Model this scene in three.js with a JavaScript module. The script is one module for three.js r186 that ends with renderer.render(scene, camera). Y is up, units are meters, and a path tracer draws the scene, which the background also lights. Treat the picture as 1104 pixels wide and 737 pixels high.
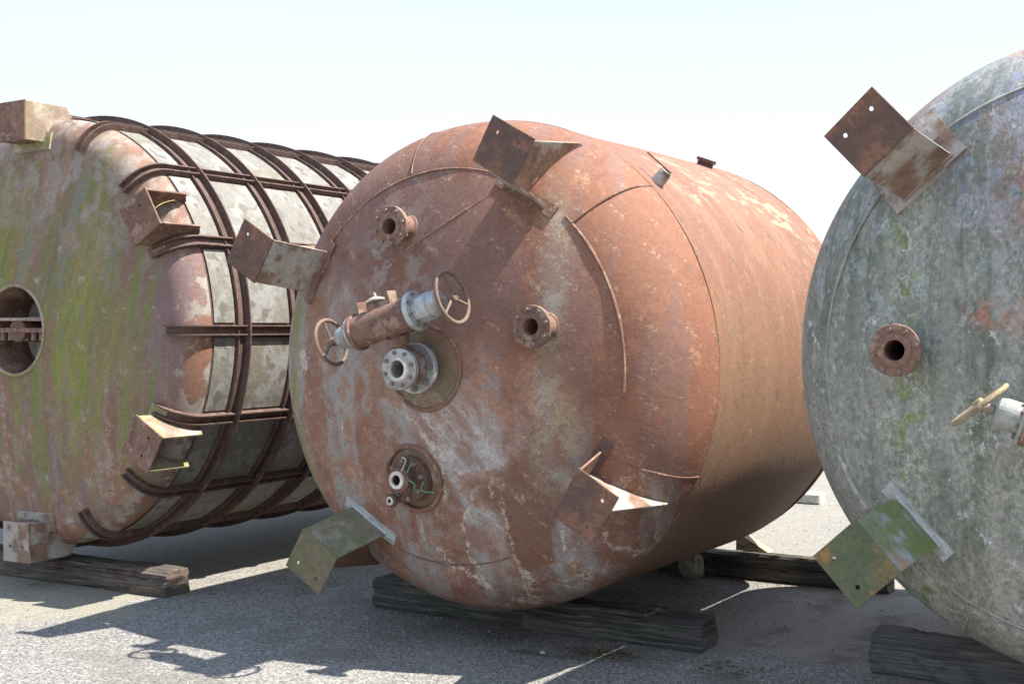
import * as THREE from 'three';
import { mergeGeometries } from 'three/addons/utils/BufferGeometryUtils.js';
import { Brush, Evaluator, HOLLOW_SUBTRACTION } from 'three-bvh-csg';

// ------------------------------------------------------------------ camera, sky, sun, exposure
const scene = new THREE.Scene();
const F = 1400, PH = 737;                                  // focal length and height of the photograph in pixels
const camera = new THREE.PerspectiveCamera(2 * Math.atan(PH / 2 / F) * 180 / Math.PI, 1104 / 737, 0.1, 3000);
camera.position.set(0, 1.65, 0);
camera.rotation.x = -Math.atan(16.5 / F);
const renderer = new THREE.WebGLRenderer({ antialias: true });
renderer.toneMapping = THREE.LinearToneMapping;
renderer.toneMappingExposure = 2.25;
renderer.shadowMap.enabled = true;

const YAW = 32 * Math.PI / 180;                            // all three tank axes point this far right of straight ahead
const D = new THREE.Vector3(Math.sin(YAW), 0, -Math.cos(YAW));
const P = new THREE.Vector3(Math.cos(YAW), 0, Math.sin(YAW));
const SUN = new THREE.Vector3().addScaledVector(D, 0.20).addScaledVector(P, 0.577).add(new THREE.Vector3(0, 1, 0)).normalize();
const sun = new THREE.DirectionalLight(new THREE.Color(1, 0.93, 0.82), 5);
sun.position.copy(SUN).multiplyScalar(40).add(new THREE.Vector3(0, 0, -7));
sun.target.position.set(0, 0, -7);
sun.castShadow = true;
sun.shadow.mapSize.set(4096, 4096);
Object.assign(sun.shadow.camera, { left: -12, right: 12, top: 12, bottom: -12, near: 1, far: 90 });
sun.shadow.camera.updateProjectionMatrix();
scene.add(sun, sun.target);
{
  const w = 512, h = 256, a = new Float32Array(w * h * 4), v = new THREE.Vector3();
  for (let j = 0; j < h; j++) for (let i = 0; i < w; i++) {
    const th = (j + 0.5) / h * Math.PI - Math.PI / 2, ph = ((i + 0.5) / w - 0.5) * 2 * Math.PI;
    v.set(Math.cos(th) * Math.cos(ph), Math.sin(th), Math.cos(th) * Math.sin(ph));
    const e = Math.max(0, v.y), k = 1 - Math.exp(-e * 1.7), g = Math.pow(Math.max(0, v.dot(SUN)), 2);
    const hz = [0.52, 0.54, 0.54], zn = [0.13, 0.265, 0.50], wisp = 0.012 * Math.sin(ph * 5 + e * 14 + Math.sin(ph * 3)) * (1 - k);
    for (let c = 0; c < 3; c++) a[(j * w + i) * 4 + c] = hz[c] * (1 - k) + zn[c] * k + g * [0.20, 0.18, 0.15][c] + wisp;
    a[(j * w + i) * 4 + 3] = 1;
  }
  const sky = new THREE.DataTexture(a, w, h, THREE.RGBAFormat, THREE.FloatType);
  sky.mapping = THREE.EquirectangularReflectionMapping;
  sky.magFilter = sky.minFilter = THREE.LinearFilter;
  sky.wrapS = THREE.RepeatWrapping;
  sky.needsUpdate = true;
  scene.background = sky; scene.environment = sky;
}

// ------------------------------------------------------------------ noise and texture helpers
function rng(a) { return () => { a |= 0; a = a + 0x6D2B79F5 | 0; let t = Math.imul(a ^ a >>> 15, 1 | a); t = t + Math.imul(t ^ t >>> 7, 61 | t) ^ t; return ((t ^ t >>> 14) >>> 0) / 4294967296; }; }
const R0 = rng(20240611);
const rr = (a, b) => a + (b - a) * R0();
const clamp = (x, a = 0, b = 1) => x < a ? a : x > b ? b : x;
const sst = (a, b, x) => { const t = clamp((x - a) / (b - a)); return t * t * (3 - 2 * t); };
function tile(N, base, oct, seed, gain = 0.5) {             // periodic fractal noise, spread to 0..1
  const r = rng(seed), out = new Float32Array(N * N); let amp = 1, f = base;
  for (let o = 0; o < oct && f <= N; o++) {
    const g = new Float32Array(f * f); for (let i = 0; i < g.length; i++) g[i] = r();
    for (let y = 0; y < N; y++) {
      const fy = y * f / N, y0 = Math.floor(fy), ty = fy - y0, sy = ty * ty * (3 - 2 * ty), ya = (y0 % f) * f, yb = ((y0 + 1) % f) * f;
      for (let x = 0; x < N; x++) {
        const fx = x * f / N, x0 = Math.floor(fx), tx = fx - x0, sx = tx * tx * (3 - 2 * tx), xa = x0 % f, xb = (x0 + 1) % f;
        const p = g[ya + xa] + (g[ya + xb] - g[ya + xa]) * sx, q = g[yb + xa] + (g[yb + xb] - g[yb + xa]) * sx;
        out[y * N + x] += (p + (q - p) * sy) * amp;
      }
    }
    amp *= gain; f *= 2;
  }
  let m = 0, s = 0; for (const v of out) m += v; m /= out.length; for (const v of out) s += (v - m) ** 2; s = Math.sqrt(s / out.length);
  for (let i = 0; i < out.length; i++) out[i] = clamp(0.5 + (out[i] - m) / s * 0.2);
  out.N = N; return out;
}
const TA = tile(512, 4, 7, 11), TB = tile(512, 4, 7, 23), TC = tile(512, 4, 7, 37), TF = tile(512, 48, 4, 41, 0.7), TG = tile(512, 48, 4, 53, 0.7);
function S(t, u, v) {                                       // bilinear, u and v in tiles
  const N = 512; u = (u - Math.floor(u)) * N; v = (v - Math.floor(v)) * N;
  const x = u | 0, y = v | 0, a = u - x, b = v - y, x1 = (x + 1) & 511, y0 = (y & 511) * N, y1 = ((y + 1) & 511) * N, x0 = x & 511;
  const p = t[y0 + x0], q = t[y0 + x1], r = t[y1 + x0], s = t[y1 + x1];
  return (p + (q - p) * a) * (1 - b) + (r + (s - r) * a) * b;
}
const enc = new Uint8Array(4097); for (let i = 0; i <= 4096; i++) { const x = i / 4096; enc[i] = Math.round(255 * (x <= 0.0031308 ? x * 12.92 : 1.055 * Math.pow(x, 1 / 2.4) - 0.055)); }
function paint(w, h, fn) {                                  // fn(u, v, o) fills o[0..2] (linear) and o[3] (height 0..1)
  const col = new Uint8Array(w * h * 4), bmp = new Uint8Array(w * h * 4), o = [0, 0, 0, 0.5];
  for (let j = 0; j < h; j++) for (let i = 0; i < w; i++) {
    fn((i + 0.5) / w, (j + 0.5) / h, o); const k = (j * w + i) * 4;
    for (let c = 0; c < 3; c++) col[k + c] = enc[clamp(o[c]) * 4096 | 0];
    const b = clamp(o[3]) * 255; bmp[k] = bmp[k + 1] = bmp[k + 2] = b; col[k + 3] = bmp[k + 3] = 255;
  }
  const mk = (d, srgb) => { const t = new THREE.DataTexture(d, w, h, THREE.RGBAFormat); t.wrapS = t.wrapT = THREE.RepeatWrapping; t.magFilter = THREE.LinearFilter; t.minFilter = THREE.LinearMipmapLinearFilter; t.generateMipmaps = true; if (srgb) t.colorSpace = THREE.SRGBColorSpace; t.needsUpdate = true; return t; };
  return { map: mk(col, true), bump: mk(bmp, false) };
}
const mx = (o, c, t) => { o[0] += (c[0] - o[0]) * t; o[1] += (c[1] - o[1]) * t; o[2] += (c[2] - o[2]) * t; };
const set = (o, c) => { o[0] = c[0]; o[1] = c[1]; o[2] = c[2]; };
const mul = (o, k) => { o[0] *= k; o[1] *= k; o[2] *= k; };
function mat(t, bumpScale, roughness = 0.85, extra = {}) { return new THREE.MeshStandardMaterial({ map: t.map, bumpMap: t.bump, bumpScale, roughness, metalness: 0, side: THREE.DoubleSide, ...extra }); }
const blob = (x, y, cx, cy, rx, ry, rot = 0) => { const c = Math.cos(rot), s = Math.sin(rot), a = ((x - cx) * c + (y - cy) * s) / rx, b = (-(x - cx) * s + (y - cy) * c) / ry; return Math.exp(-(a * a + b * b)); };

// ------------------------------------------------------------------ painted steel: colour of the matter only
const HEADM = 1.72;                                         // half size in metres of the square a head map covers
const rustA = [0.245, 0.108, 0.066], rustB = [0.165, 0.072, 0.048], rustC = [0.33, 0.145, 0.075], greyP = [0.33, 0.305, 0.285];
const tCenterHead = paint(1536, 1536, (u, v, o) => {
  const X = (u - 0.5) * 2 * HEADM, Y = (v - 0.5) * 2 * HEADM;
  const a = S(TA, X * 0.31 + 0.1, Y * 0.31), b = S(TB, X * 0.9, Y * 0.9 + 0.3), c = S(TC, X * 2.3, Y * 2.3), f = S(TF, X * 1.1, Y * 1.1), g = S(TG, X * 2.7, Y * 2.7);
  const e = S(TA, X * 5.3, Y * 5.3 + 0.2);
  const da = X * 0.62 - Y * 0.78, db = X * 0.78 + Y * 0.62;                 // along and across the slanting runs
  const sl = S(TB, db * 2.1 + (b - 0.5) * 0.05, da * 0.35 + 0.2), sl2 = S(TC, db * 5.5, da * 0.8), st = S(TB, X * 2.2 + (a - 0.5) * 0.1, Y * 0.22 + 0.2);
  set(o, rustA); mx(o, rustB, 0.75 * sst(0.40, 0.68, a * 0.6 + b * 0.4)); mx(o, rustC, 0.30 * sst(0.50, 0.72, c * 0.3 + b * 0.4 + f * 0.3));
  mx(o, [0.20, 0.12, 0.105], 0.55 * sst(0.45, 0.62, st * 0.6 + a * 0.4));
  // thin old paint left of and below the middle, worn to a fine mottle
  const low = sst(0.42, -0.42, Y + X * 0.55 + (a - 0.5) * 0.9 + (b - 0.5) * 0.35);
  const bot = sst(-0.55, -0.95, Y + (b - 0.5) * 0.5);
  const wash = clamp(blob(X, Y, 0.26, -0.44, 0.58, 0.20, -0.92) * 1.5);
  const fine = sst(0.42, 0.57, c * 0.38 + e * 0.32 + g * 0.30), runs = sst(0.42, 0.58, sl * 0.35 + sl2 * 0.5 + c * 0.15);
  mx(o, greyP, clamp(low * 0.8 + bot * 0.5) * (0.18 + 0.62 * fine) * (0.35 + 0.65 * sst(0.38, 0.6, b * 0.5 + st * 0.5)));
  mx(o, [0.29, 0.275, 0.26], 0.75 * low * sst(0.40, 0.60, st * 0.4 + b * 0.4 + c * 0.2));
  mx(o, [0.43, 0.415, 0.405], wash * (0.34 + 0.62 * runs) * (0.6 + 0.4 * fine));
  mx(o, rustB, wash * 0.5 * sst(0.57, 0.66, sl2 * 0.6 + e * 0.4));
  // rust breaking through
  mx(o, [0.30, 0.125, 0.062], low * 0.65 * sst(0.60, 0.68, b * 0.5 + c * 0.3 + e * 0.2));
  mx(o, [0.17, 0.082, 0.055], 0.9 * sst(0.25, 0.6, blob(X, Y, 0.50, -0.74, 0.15, 0.32, -0.25) + (b - 0.5)));
  mx(o, [0.35, 0.135, 0.065], 0.75 * blob(X, Y, 0.46, -0.12, 0.28, 0.2, -0.7) * sst(0.46, 0.62, c * 0.5 + e * 0.5));
  // lime white flakes in threads, light scratches
  const web = 1 - Math.abs(S(TB, X * 1.0 + 0.7, Y * 0.6) - 0.5) * 16;
  const fl = clamp(web) * sst(0.47, 0.56, e * 0.5 + g * 0.5) * low * sst(0.42, 0.55, a); mx(o, [0.60, 0.54, 0.45], fl * 0.85);
  const sc = sst(0.70, 0.78, S(TB, X * 2.3 + Y * 1.7, Y * 0.8 - X * 0.5 + 0.4) * 0.55 + e * 0.25 + g * 0.2) * sst(0.44, 0.56, S(TC, X * 0.4, Y * 0.4 + 0.6)); mx(o, [0.44, 0.25, 0.15], sc * 0.45);
  const sc2 = sst(0.78, 0.84, e * 0.6 + g * 0.4); mx(o, [0.46, 0.36, 0.28], sc2 * 0.45);
  // the pale run down through the right nozzle, lime under the upper nozzle and the top leg
  const run = Math.exp(-(((X - 0.645 - 0.025 * Math.sin(Y * 4)) / (0.045 + 0.03 * b)) ** 2)) * sst(-0.8, -0.2, Y) * sst(1.05, 0.75, Y); mx(o, [0.35, 0.32, 0.27], run * (0.30 + 0.5 * fine));
  mx(o, [0.33, 0.32, 0.29], 0.6 * blob(X, Y, -0.22, 0.55, 0.2, 0.32, 0.2) * sst(0.44, 0.58, c * 0.5 + e * 0.5));
  mx(o, [0.36, 0.30, 0.16], blob(X, Y, 0.68, -0.30, 0.11, 0.2) * fine * 0.6);
  for (const [fx, fy, fw, fl2] of [[-0.18, 0.63, 0.05, 0.45], [0.0, -0.16, 0.09, 0.25], [-0.14, -0.68, 0.07, 0.4], [0.86, -0.58, 0.1, 0.3]]) { const dr = Math.exp(-(((X - fx) / fw) ** 2)) * sst(fy + 0.02, fy - 0.03, Y) * sst(fy - fl2, fy - fl2 * 0.3, Y + (st - 0.5) * 0.5); mx(o, [0.215, 0.088, 0.045], dr * 0.65 * sst(0.36, 0.55, S(TB, X * 6, Y * 0.6) * 0.6 + e * 0.4)); }
  // algae at the left edge and in the recessed rings
  const gl = Math.exp(-(((X + 1.07 - 0.16 * Y * Y) / 0.075) ** 2)) * sst(0.75, 0.2, Y) * sst(-1.25, -0.8, Y); mx(o, [0.20, 0.20, 0.085], gl * (0.40 + 0.55 * sst(0.4, 0.6, b * 0.4 + c * 0.6)));
  const disk = (cx, cy, r, w) => sst(r, r - w, Math.hypot(X - cx, Y - cy));
  mx(o, [0.145, 0.115, 0.06], (disk(0, -0.02, 0.21, 0.02) + disk(-0.115, -0.56, 0.17, 0.02)) * (0.35 + 0.55 * sst(0.4, 0.6, c * 0.5 + g * 0.5)));
  mul(o, (0.84 + 0.24 * f) * (0.88 + 0.22 * g));
  o[3] = 0.3 * c + 0.4 * g + 0.3 * f - 0.12 * fl;
});
const tCenterShell = paint(2048, 1024, (u, v, o) => {       // u once round, v along
  const X = u * 8.0, Y = v * 2.75;
  const a = S(TB, X * 0.25, Y * 0.33 + 0.4), b = S(TA, X * 0.75, Y * 0.75), c = S(TC, X * 2.25, Y * 2.25), f = S(TF, X * 1.25, Y * 1.25), g = S(TG, X * 2.5, Y * 2.5), e = S(TA, X * 5.25, Y * 5.25);
  const st = S(TC, X * 0.25, Y * 2.1 + 0.1), st2 = S(TB, X * 0.5, Y * 6.3);   // runs round the shell, the way water takes
  set(o, [0.205, 0.096, 0.062]); mx(o, [0.235, 0.116, 0.074], sst(0.4, 0.65, a)); mx(o, [0.205, 0.085, 0.052], 0.6 * sst(0.5, 0.68, b * 0.7 + e * 0.3)); mx(o, [0.25, 0.15, 0.10], 0.45 * sst(0.48, 0.66, st));
  const phi = u * 360, ph = phi > 180 ? phi - 360 : phi;      // 0 = right side, 90 = top
  const lowR = sst(26 + 14 * (b - 0.5), 0, ph) * sst(-75, -45, ph); mx(o, [0.205, 0.135, 0.083], lowR * (0.40 + 0.45 * sst(0.40, 0.6, st * 0.4 + st2 * 0.3 + b * 0.3)));
  mx(o, [0.245, 0.118, 0.07], lowR * 0.35 * sst(0.55, 0.65, st2 * 0.5 + st * 0.5));
  // cream paint left in flakes near the shoulder
  const band = Math.exp(-(((phi - 44 - 4 * Math.sin(Y * 2.3)) / 8) ** 2)) * sst(0.2, 0.55, Y) + 0.8 * Math.exp(-(((phi - 60) / 5) ** 2)) * sst(0.2, 0.6, Y) + 0.6 * Math.exp(-(((phi - 76) / 5) ** 2)) * sst(0.2, 0.6, Y);
  const fk = sst(0.615, 0.66, S(TA, X * 0.75 + 0.3, Y * 0.8) * 0.25 + S(TC, X * 5.5, Y * 2.2) * 0.3 + e * 0.2 + S(TB, X * 3.5, Y * 1.6) * 0.25 + 0.075 * band - 0.03); mx(o, [0.36, 0.28, 0.19], fk * clamp(band * 1.3) * 0.75);
  const sc = sst(0.71, 0.78, S(TB, X * 1.5 + Y, Y * 2.2 - X) * 0.5 + e * 0.28 + g * 0.22); mx(o, [0.36, 0.22, 0.14], sc * 0.5);
  mx(o, [0.10, 0.075, 0.06], 0.6 * sst(0.745, 0.79, e * 0.5 + c * 0.5));
  mul(o, (0.86 + 0.28 * f) * (0.88 + 0.24 * g));
  o[3] = 0.35 * c + 0.35 * g + 0.3 * f + 0.1 * fk;
});
const tRightHead = paint(1536, 1536, (u, v, o) => {
  const X = (u - 0.5) * 2 * HEADM, Y = (v - 0.5) * 2 * HEADM;
  const a = S(TB, X * 0.33 + 0.6, Y * 0.33 + 0.2), b = S(TC, X * 0.9, Y * 0.9), c = S(TA, X * 2.4, Y * 2.4), f = S(TG, X * 1.3, Y * 1.3), g = S(TF, X * 2.9, Y * 2.9), e = S(TB, X * 5.3, Y * 5.3);
  const st = S(TA, X * 1.3 + (b - 0.5) * 0.05, Y * 0.11 + 0.5), st2 = S(TC, X * 3.4 + (c - 0.5) * 0.03, Y * 0.26), st3 = S(TB, X * 7, Y * 0.6);
  const fine = sst(0.42, 0.58, e * 0.4 + g * 0.3 + c * 0.3);
  set(o, [0.235, 0.245, 0.215]); mx(o, [0.125, 0.145, 0.112], sst(0.42, 0.60, st * 0.6 + a * 0.2 + c * 0.2)); mx(o, [0.34, 0.335, 0.305], 0.85 * sst(0.49, 0.63, st2 * 0.45 + st * 0.2 + b * 0.35));
  // bluish paint towards the top right, warm worn grey along the bottom
  const blue = sst(0.05, 0.85, Y + X * 0.35 + (a - 0.5) * 0.8); mx(o, [0.265, 0.275, 0.36], blue * 0.9 * (0.35 + 0.65 * sst(0.38, 0.58, b * 0.4 + st2 * 0.3 + c * 0.3))); mx(o, [0.27, 0.185, 0.165], blue * 0.7 * sst(0.53, 0.62, b * 0.4 + c * 0.3 + e * 0.3));
  mx(o, [0.33, 0.305, 0.26], sst(-0.45, -1.0, Y + (a - 0.5) * 0.5 + (b - 0.5) * 0.4) * (0.5 + 0.45 * fine));
  mx(o, [0.13, 0.155, 0.105], sst(0.46, 0.64, g * 0.25 + e * 0.2 + b * 0.25 + st * 0.3) * 0.7); mx(o, [0.11, 0.145, 0.105], 0.65 * blob(X, Y, -1.12, 0.35, 0.28, 0.6) * (0.5 + 0.5 * fine));
  mx(o, [0.31, 0.285, 0.29], 0.75 * blob(X, Y, -0.95, -0.22, 0.22, 0.42) * (0.4 + 0.6 * fine));
  // lichen mottle, flaked whites, bare red lead
  const lich = sst(0.52, 0.60, S(TC, X * 4.3, Y * 4.3) * 0.35 + g * 0.3 + e * 0.35) * sst(0.46, 0.58, b * 0.6 + a * 0.4) * sst(0.6, 0.1, Y); mx(o, [0.39, 0.39, 0.355], lich * 0.6);
  mx(o, [0.36, 0.355, 0.33], 0.6 * sst(0.56, 0.66, st3 * 0.6 + e * 0.4));
  mx(o, [0.56, 0.58, 0.60], sst(0.73, 0.78, c * 0.35 + g * 0.25 + e * 0.4) * 0.7);
  const pale = sst(0.62, 0.70, S(TB, X * 1.9 + 0.3, Y * 1.4) * 0.7 + c * 0.3); mx(o, [0.36, 0.385, 0.43], pale * 0.5 * sst(0.0, 0.3, Y) * (0.4 + 0.6 * fine));
  const red = sst(0.50, 0.545, b * 0.4 + c * 0.4 + e * 0.2) * (blob(X, Y, -0.42, 0.17, 0.12, 0.045, -0.3) + blob(X, Y, -0.14, 0.17, 0.13, 0.08) + 0.8 * blob(X, Y, -0.16, 0.0, 0.08, 0.1) + 0.7 * blob(X, Y, -0.2, 0.62, 0.16, 0.18)); mx(o, [0.40, 0.145, 0.085], clamp(red * 0.9) * 0.8);
  // runs above and below the nozzle
  const run = Math.exp(-(((X + 0.735 + 0.015 * Math.sin(Y * 7)) / (0.05 + 0.05 * c)) ** 2)) * sst(0.95, 0.6, Y); mx(o, [0.43, 0.44, 0.39], run * (0.25 + 0.55 * fine));
  mx(o, [0.175, 0.215, 0.075], run * sst(0.52, 0.60, c * 0.4 + b * 0.3 + e * 0.3) * 0.85);
  const tr = sst(1.25, 1.45, Math.hypot(X, Y)) * sst(0.3, 0.9, Y); mx(o, [0.30, 0.20, 0.14], tr * 0.8 * sst(0.4, 0.55, b * 0.5 + c * 0.5)); const lip = Math.exp(-(((Math.hypot(X, Y) - 1.16) / 0.013) ** 2)) * sst(0.1, -0.3, Y) * sst(0.45, 0.55, b * 0.5 + c * 0.5); mx(o, [0.55, 0.55, 0.53], lip * 0.8);
  mx(o, [0.105, 0.12, 0.10], 0.5 * sst(0.55, 0.66, S(TG, X * 2.1 + 0.4, Y * 0.9) * 0.5 + e * 0.2 + st3 * 0.3));
  mul(o, (0.78 + 0.44 * f) * (0.82 + 0.36 * g));
  o[3] = 0.3 * c + 0.4 * g + 0.3 * f;
});
const tLeftHead = paint(1536, 1536, (u, v, o) => {
  const X = (u - 0.5) * 2 * HEADM, Y = (v - 0.5) * 2 * HEADM;
  const a = S(TC, X * 0.33 + 0.2, Y * 0.33), b = S(TA, X * 0.9 + 0.4, Y * 0.9), c = S(TB, X * 2.4, Y * 2.4), f = S(TF, X * 1.2, Y * 1.2), g = S(TG, X * 2.8, Y * 2.8), e = S(TC, X * 5.3, Y * 5.3);
  const Xs = X - 0.30 * Math.max(0, Y + 0.1) + (a - 0.5) * 0.06 + (c - 0.5) * 0.012;                                       // runs lean left on their way down in the upper half
  const st = S(TB, Xs * 0.62 + 0.31, Y * 0.09 + 0.4), st2 = S(TC, Xs * 2.1, Y * 0.2 + 0.1), st3 = S(TA, Xs * 5.2, Y * 0.42), st4 = S(TB, Xs * 9.0, Y * 0.8);
  const fine = sst(0.42, 0.58, e * 0.4 + g * 0.3 + c * 0.3);
  set(o, [0.205, 0.128, 0.10]); mx(o, [0.245, 0.195, 0.175], 0.5 * sst(0.48, 0.64, st2 * 0.6 + b * 0.4)); mx(o, [0.205, 0.112, 0.078], 0.8 * sst(0.42, 0.62, b * 0.5 + a * 0.5)); mx(o, [0.195, 0.130, 0.145], 0.6 * sst(0.45, 0.6, st3 * 0.4 + st * 0.6));
  // algae: a broad film from the manhole to the right, broken into runs
  const film = sst(-1.15, -0.3, Y + (st2 - 0.5) * 1.5 + (st3 - 0.5) * 0.6) * sst(1.12, 0.8, X + (st2 - 0.5) * 0.5 + 0.1 * Y) * sst(1.3, 0.6, Y + (b - 0.5) * 0.5);
  const al = film * sst(0.26, 0.46, st * 0.36 + st2 * 0.30 + st3 * 0.26 + c * 0.08); mx(o, [0.185, 0.168, 0.056], al * 0.62);
  mx(o, [0.215, 0.212, 0.055], film * 0.85 * sst(0.46, 0.58, st * 0.3 + st3 * 0.35 + st2 * 0.35)); mx(o, [0.135, 0.155, 0.048], 0.75 * film * sst(0.55, 0.64, st3 * 0.45 + st4 * 0.3 + st * 0.25));
  const bandAt = (x, w, y0, y1) => Math.exp(-(((Xs - x) / w) ** 2)) * sst(y0, y0 + 0.35, Y + (st3 - 0.5) * 0.8) * sst(y1, y1 - 0.3, Y + (st3 - 0.5) * 0.4);
  mx(o, [0.225, 0.235, 0.05], clamp(bandAt(0.40, 0.15, -0.75, 0.75) + 0.7 * bandAt(0.72, 0.07, -0.5, 0.3) + 0.8 * bandAt(-0.28, 0.05, -0.2, 1.2) + 0.8 * bandAt(-0.48, 0.045, -0.4, 1.1)) * (0.45 + 0.5 * sst(0.4, 0.6, st3 * 0.5 + st4 * 0.5)));
  mx(o, [0.125, 0.135, 0.085], clamp(bandAt(0.10, 0.04, -1.2, 0.8) + 0.7 * bandAt(0.58, 0.03, -0.8, 0.4)) * (0.3 + 0.6 * fine));
  mx(o, [0.16, 0.20, 0.045], 0.9 * clamp(bandAt(0.135, 0.025, -1.35, 0.2) + bandAt(0.47, 0.02, -1.0, 0.0) + bandAt(0.95, 0.03, -0.25, 0.35)) * sst(0.35, 0.5, st4 * 0.5 + e * 0.5));
  const lone = sst(0.615, 0.68, st2 * 0.6 + st3 * 0.4) * sst(-1.25, -0.9, Y) * sst(1.3, 1.05, Math.hypot(X, Y)); mx(o, [0.155, 0.18, 0.05], lone * 0.8);
  mx(o, [0.19, 0.185, 0.175], 0.7 * film * sst(0.60, 0.70, S(TA, Xs * 2.6 + 0.6, Y * 0.25) * 0.7 + e * 0.3)); mx(o, [0.25, 0.17, 0.13], 0.6 * film * sst(0.60, 0.68, st4 * 0.5 + st2 * 0.5));
  // lower third: rust and worn paint
  const lo = sst(-0.25, -0.8, Y + (a - 0.5) * 0.6 + (st2 - 0.5) * 0.4); mx(o, [0.265, 0.135, 0.085], lo * 0.75 * sst(0.38, 0.58, b * 0.6 + e * 0.4)); mx(o, [0.36, 0.32, 0.27], lo * 0.6 * sst(0.58, 0.67, c * 0.2 + b * 0.2 + e * 0.35 + g * 0.25)); mx(o, [0.27, 0.225, 0.195], lo * 0.35 * sst(0.5, 0.6, st3 * 0.5 + c * 0.5));
  // the rounded rim: bare red, worn to white in places; above it grey paint
  const rad = Math.hypot(X, Y), rim = sst(1.27, 1.37, rad + (b - 0.5) * 0.08); mx(o, [0.25, 0.115, 0.07], rim * 0.7 * sst(0.36, 0.55, b * 0.6 + e * 0.4)); mx(o, [0.33, 0.31, 0.275], rim * sst(0.50, 0.60, S(TB, X * 1.7 + 0.5, Y * 1.7) * 0.5 + e * 0.3 + c * 0.2) * 0.85);
  const tz = sst(0.55, 1.0, Y + X * 0.25 + (b - 0.5) * 0.4); mx(o, [0.285, 0.25, 0.225], 0.8 * tz * sst(0.40, 0.58, b * 0.4 + c * 0.35 + e * 0.25)); mx(o, [0.26, 0.14, 0.085], tz * 0.6 * sst(0.54, 0.64, b * 0.3 + st3 * 0.4 + e * 0.3));
  mx(o, [0.40, 0.37, 0.32], sst(0.73, 0.79, c * 0.4 + g * 0.2 + e * 0.4) * 0.5);
  mul(o, (0.80 + 0.26 * f) * (0.86 + 0.24 * g));
  o[3] = 0.35 * c + 0.35 * g + 0.3 * f;
});
function generic(base, alt, fleck, fleckCol, seed = 0, opt = {}) {   // a 0.8 m tile of weathered steel
  return paint(512, 512, (u, v, o) => {
    const a = S(TA, u + seed, v + seed * 0.7), b = S(TB, u * 2 + seed, v * 2), c = S(TC, u * 4, v * 4 + seed), g = S(TF, u + seed, v);
    set(o, base); mx(o, alt, sst(0.4, 0.62, a * 0.55 + b * 0.45)); mx(o, fleckCol, fleck * sst(0.56, 0.68, b * 0.4 + c * 0.4 + g * 0.2));
    if (opt.moss) mx(o, opt.moss, 0.8 * sst(0.46, 0.62, S(TC, u + 0.3, v * 0.5 + seed) * 0.6 + c * 0.4));
    mul(o, 0.8 + 0.4 * g); o[3] = 0.5 * c + 0.5 * g;
  });
}
const TILE = 0.8;
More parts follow.
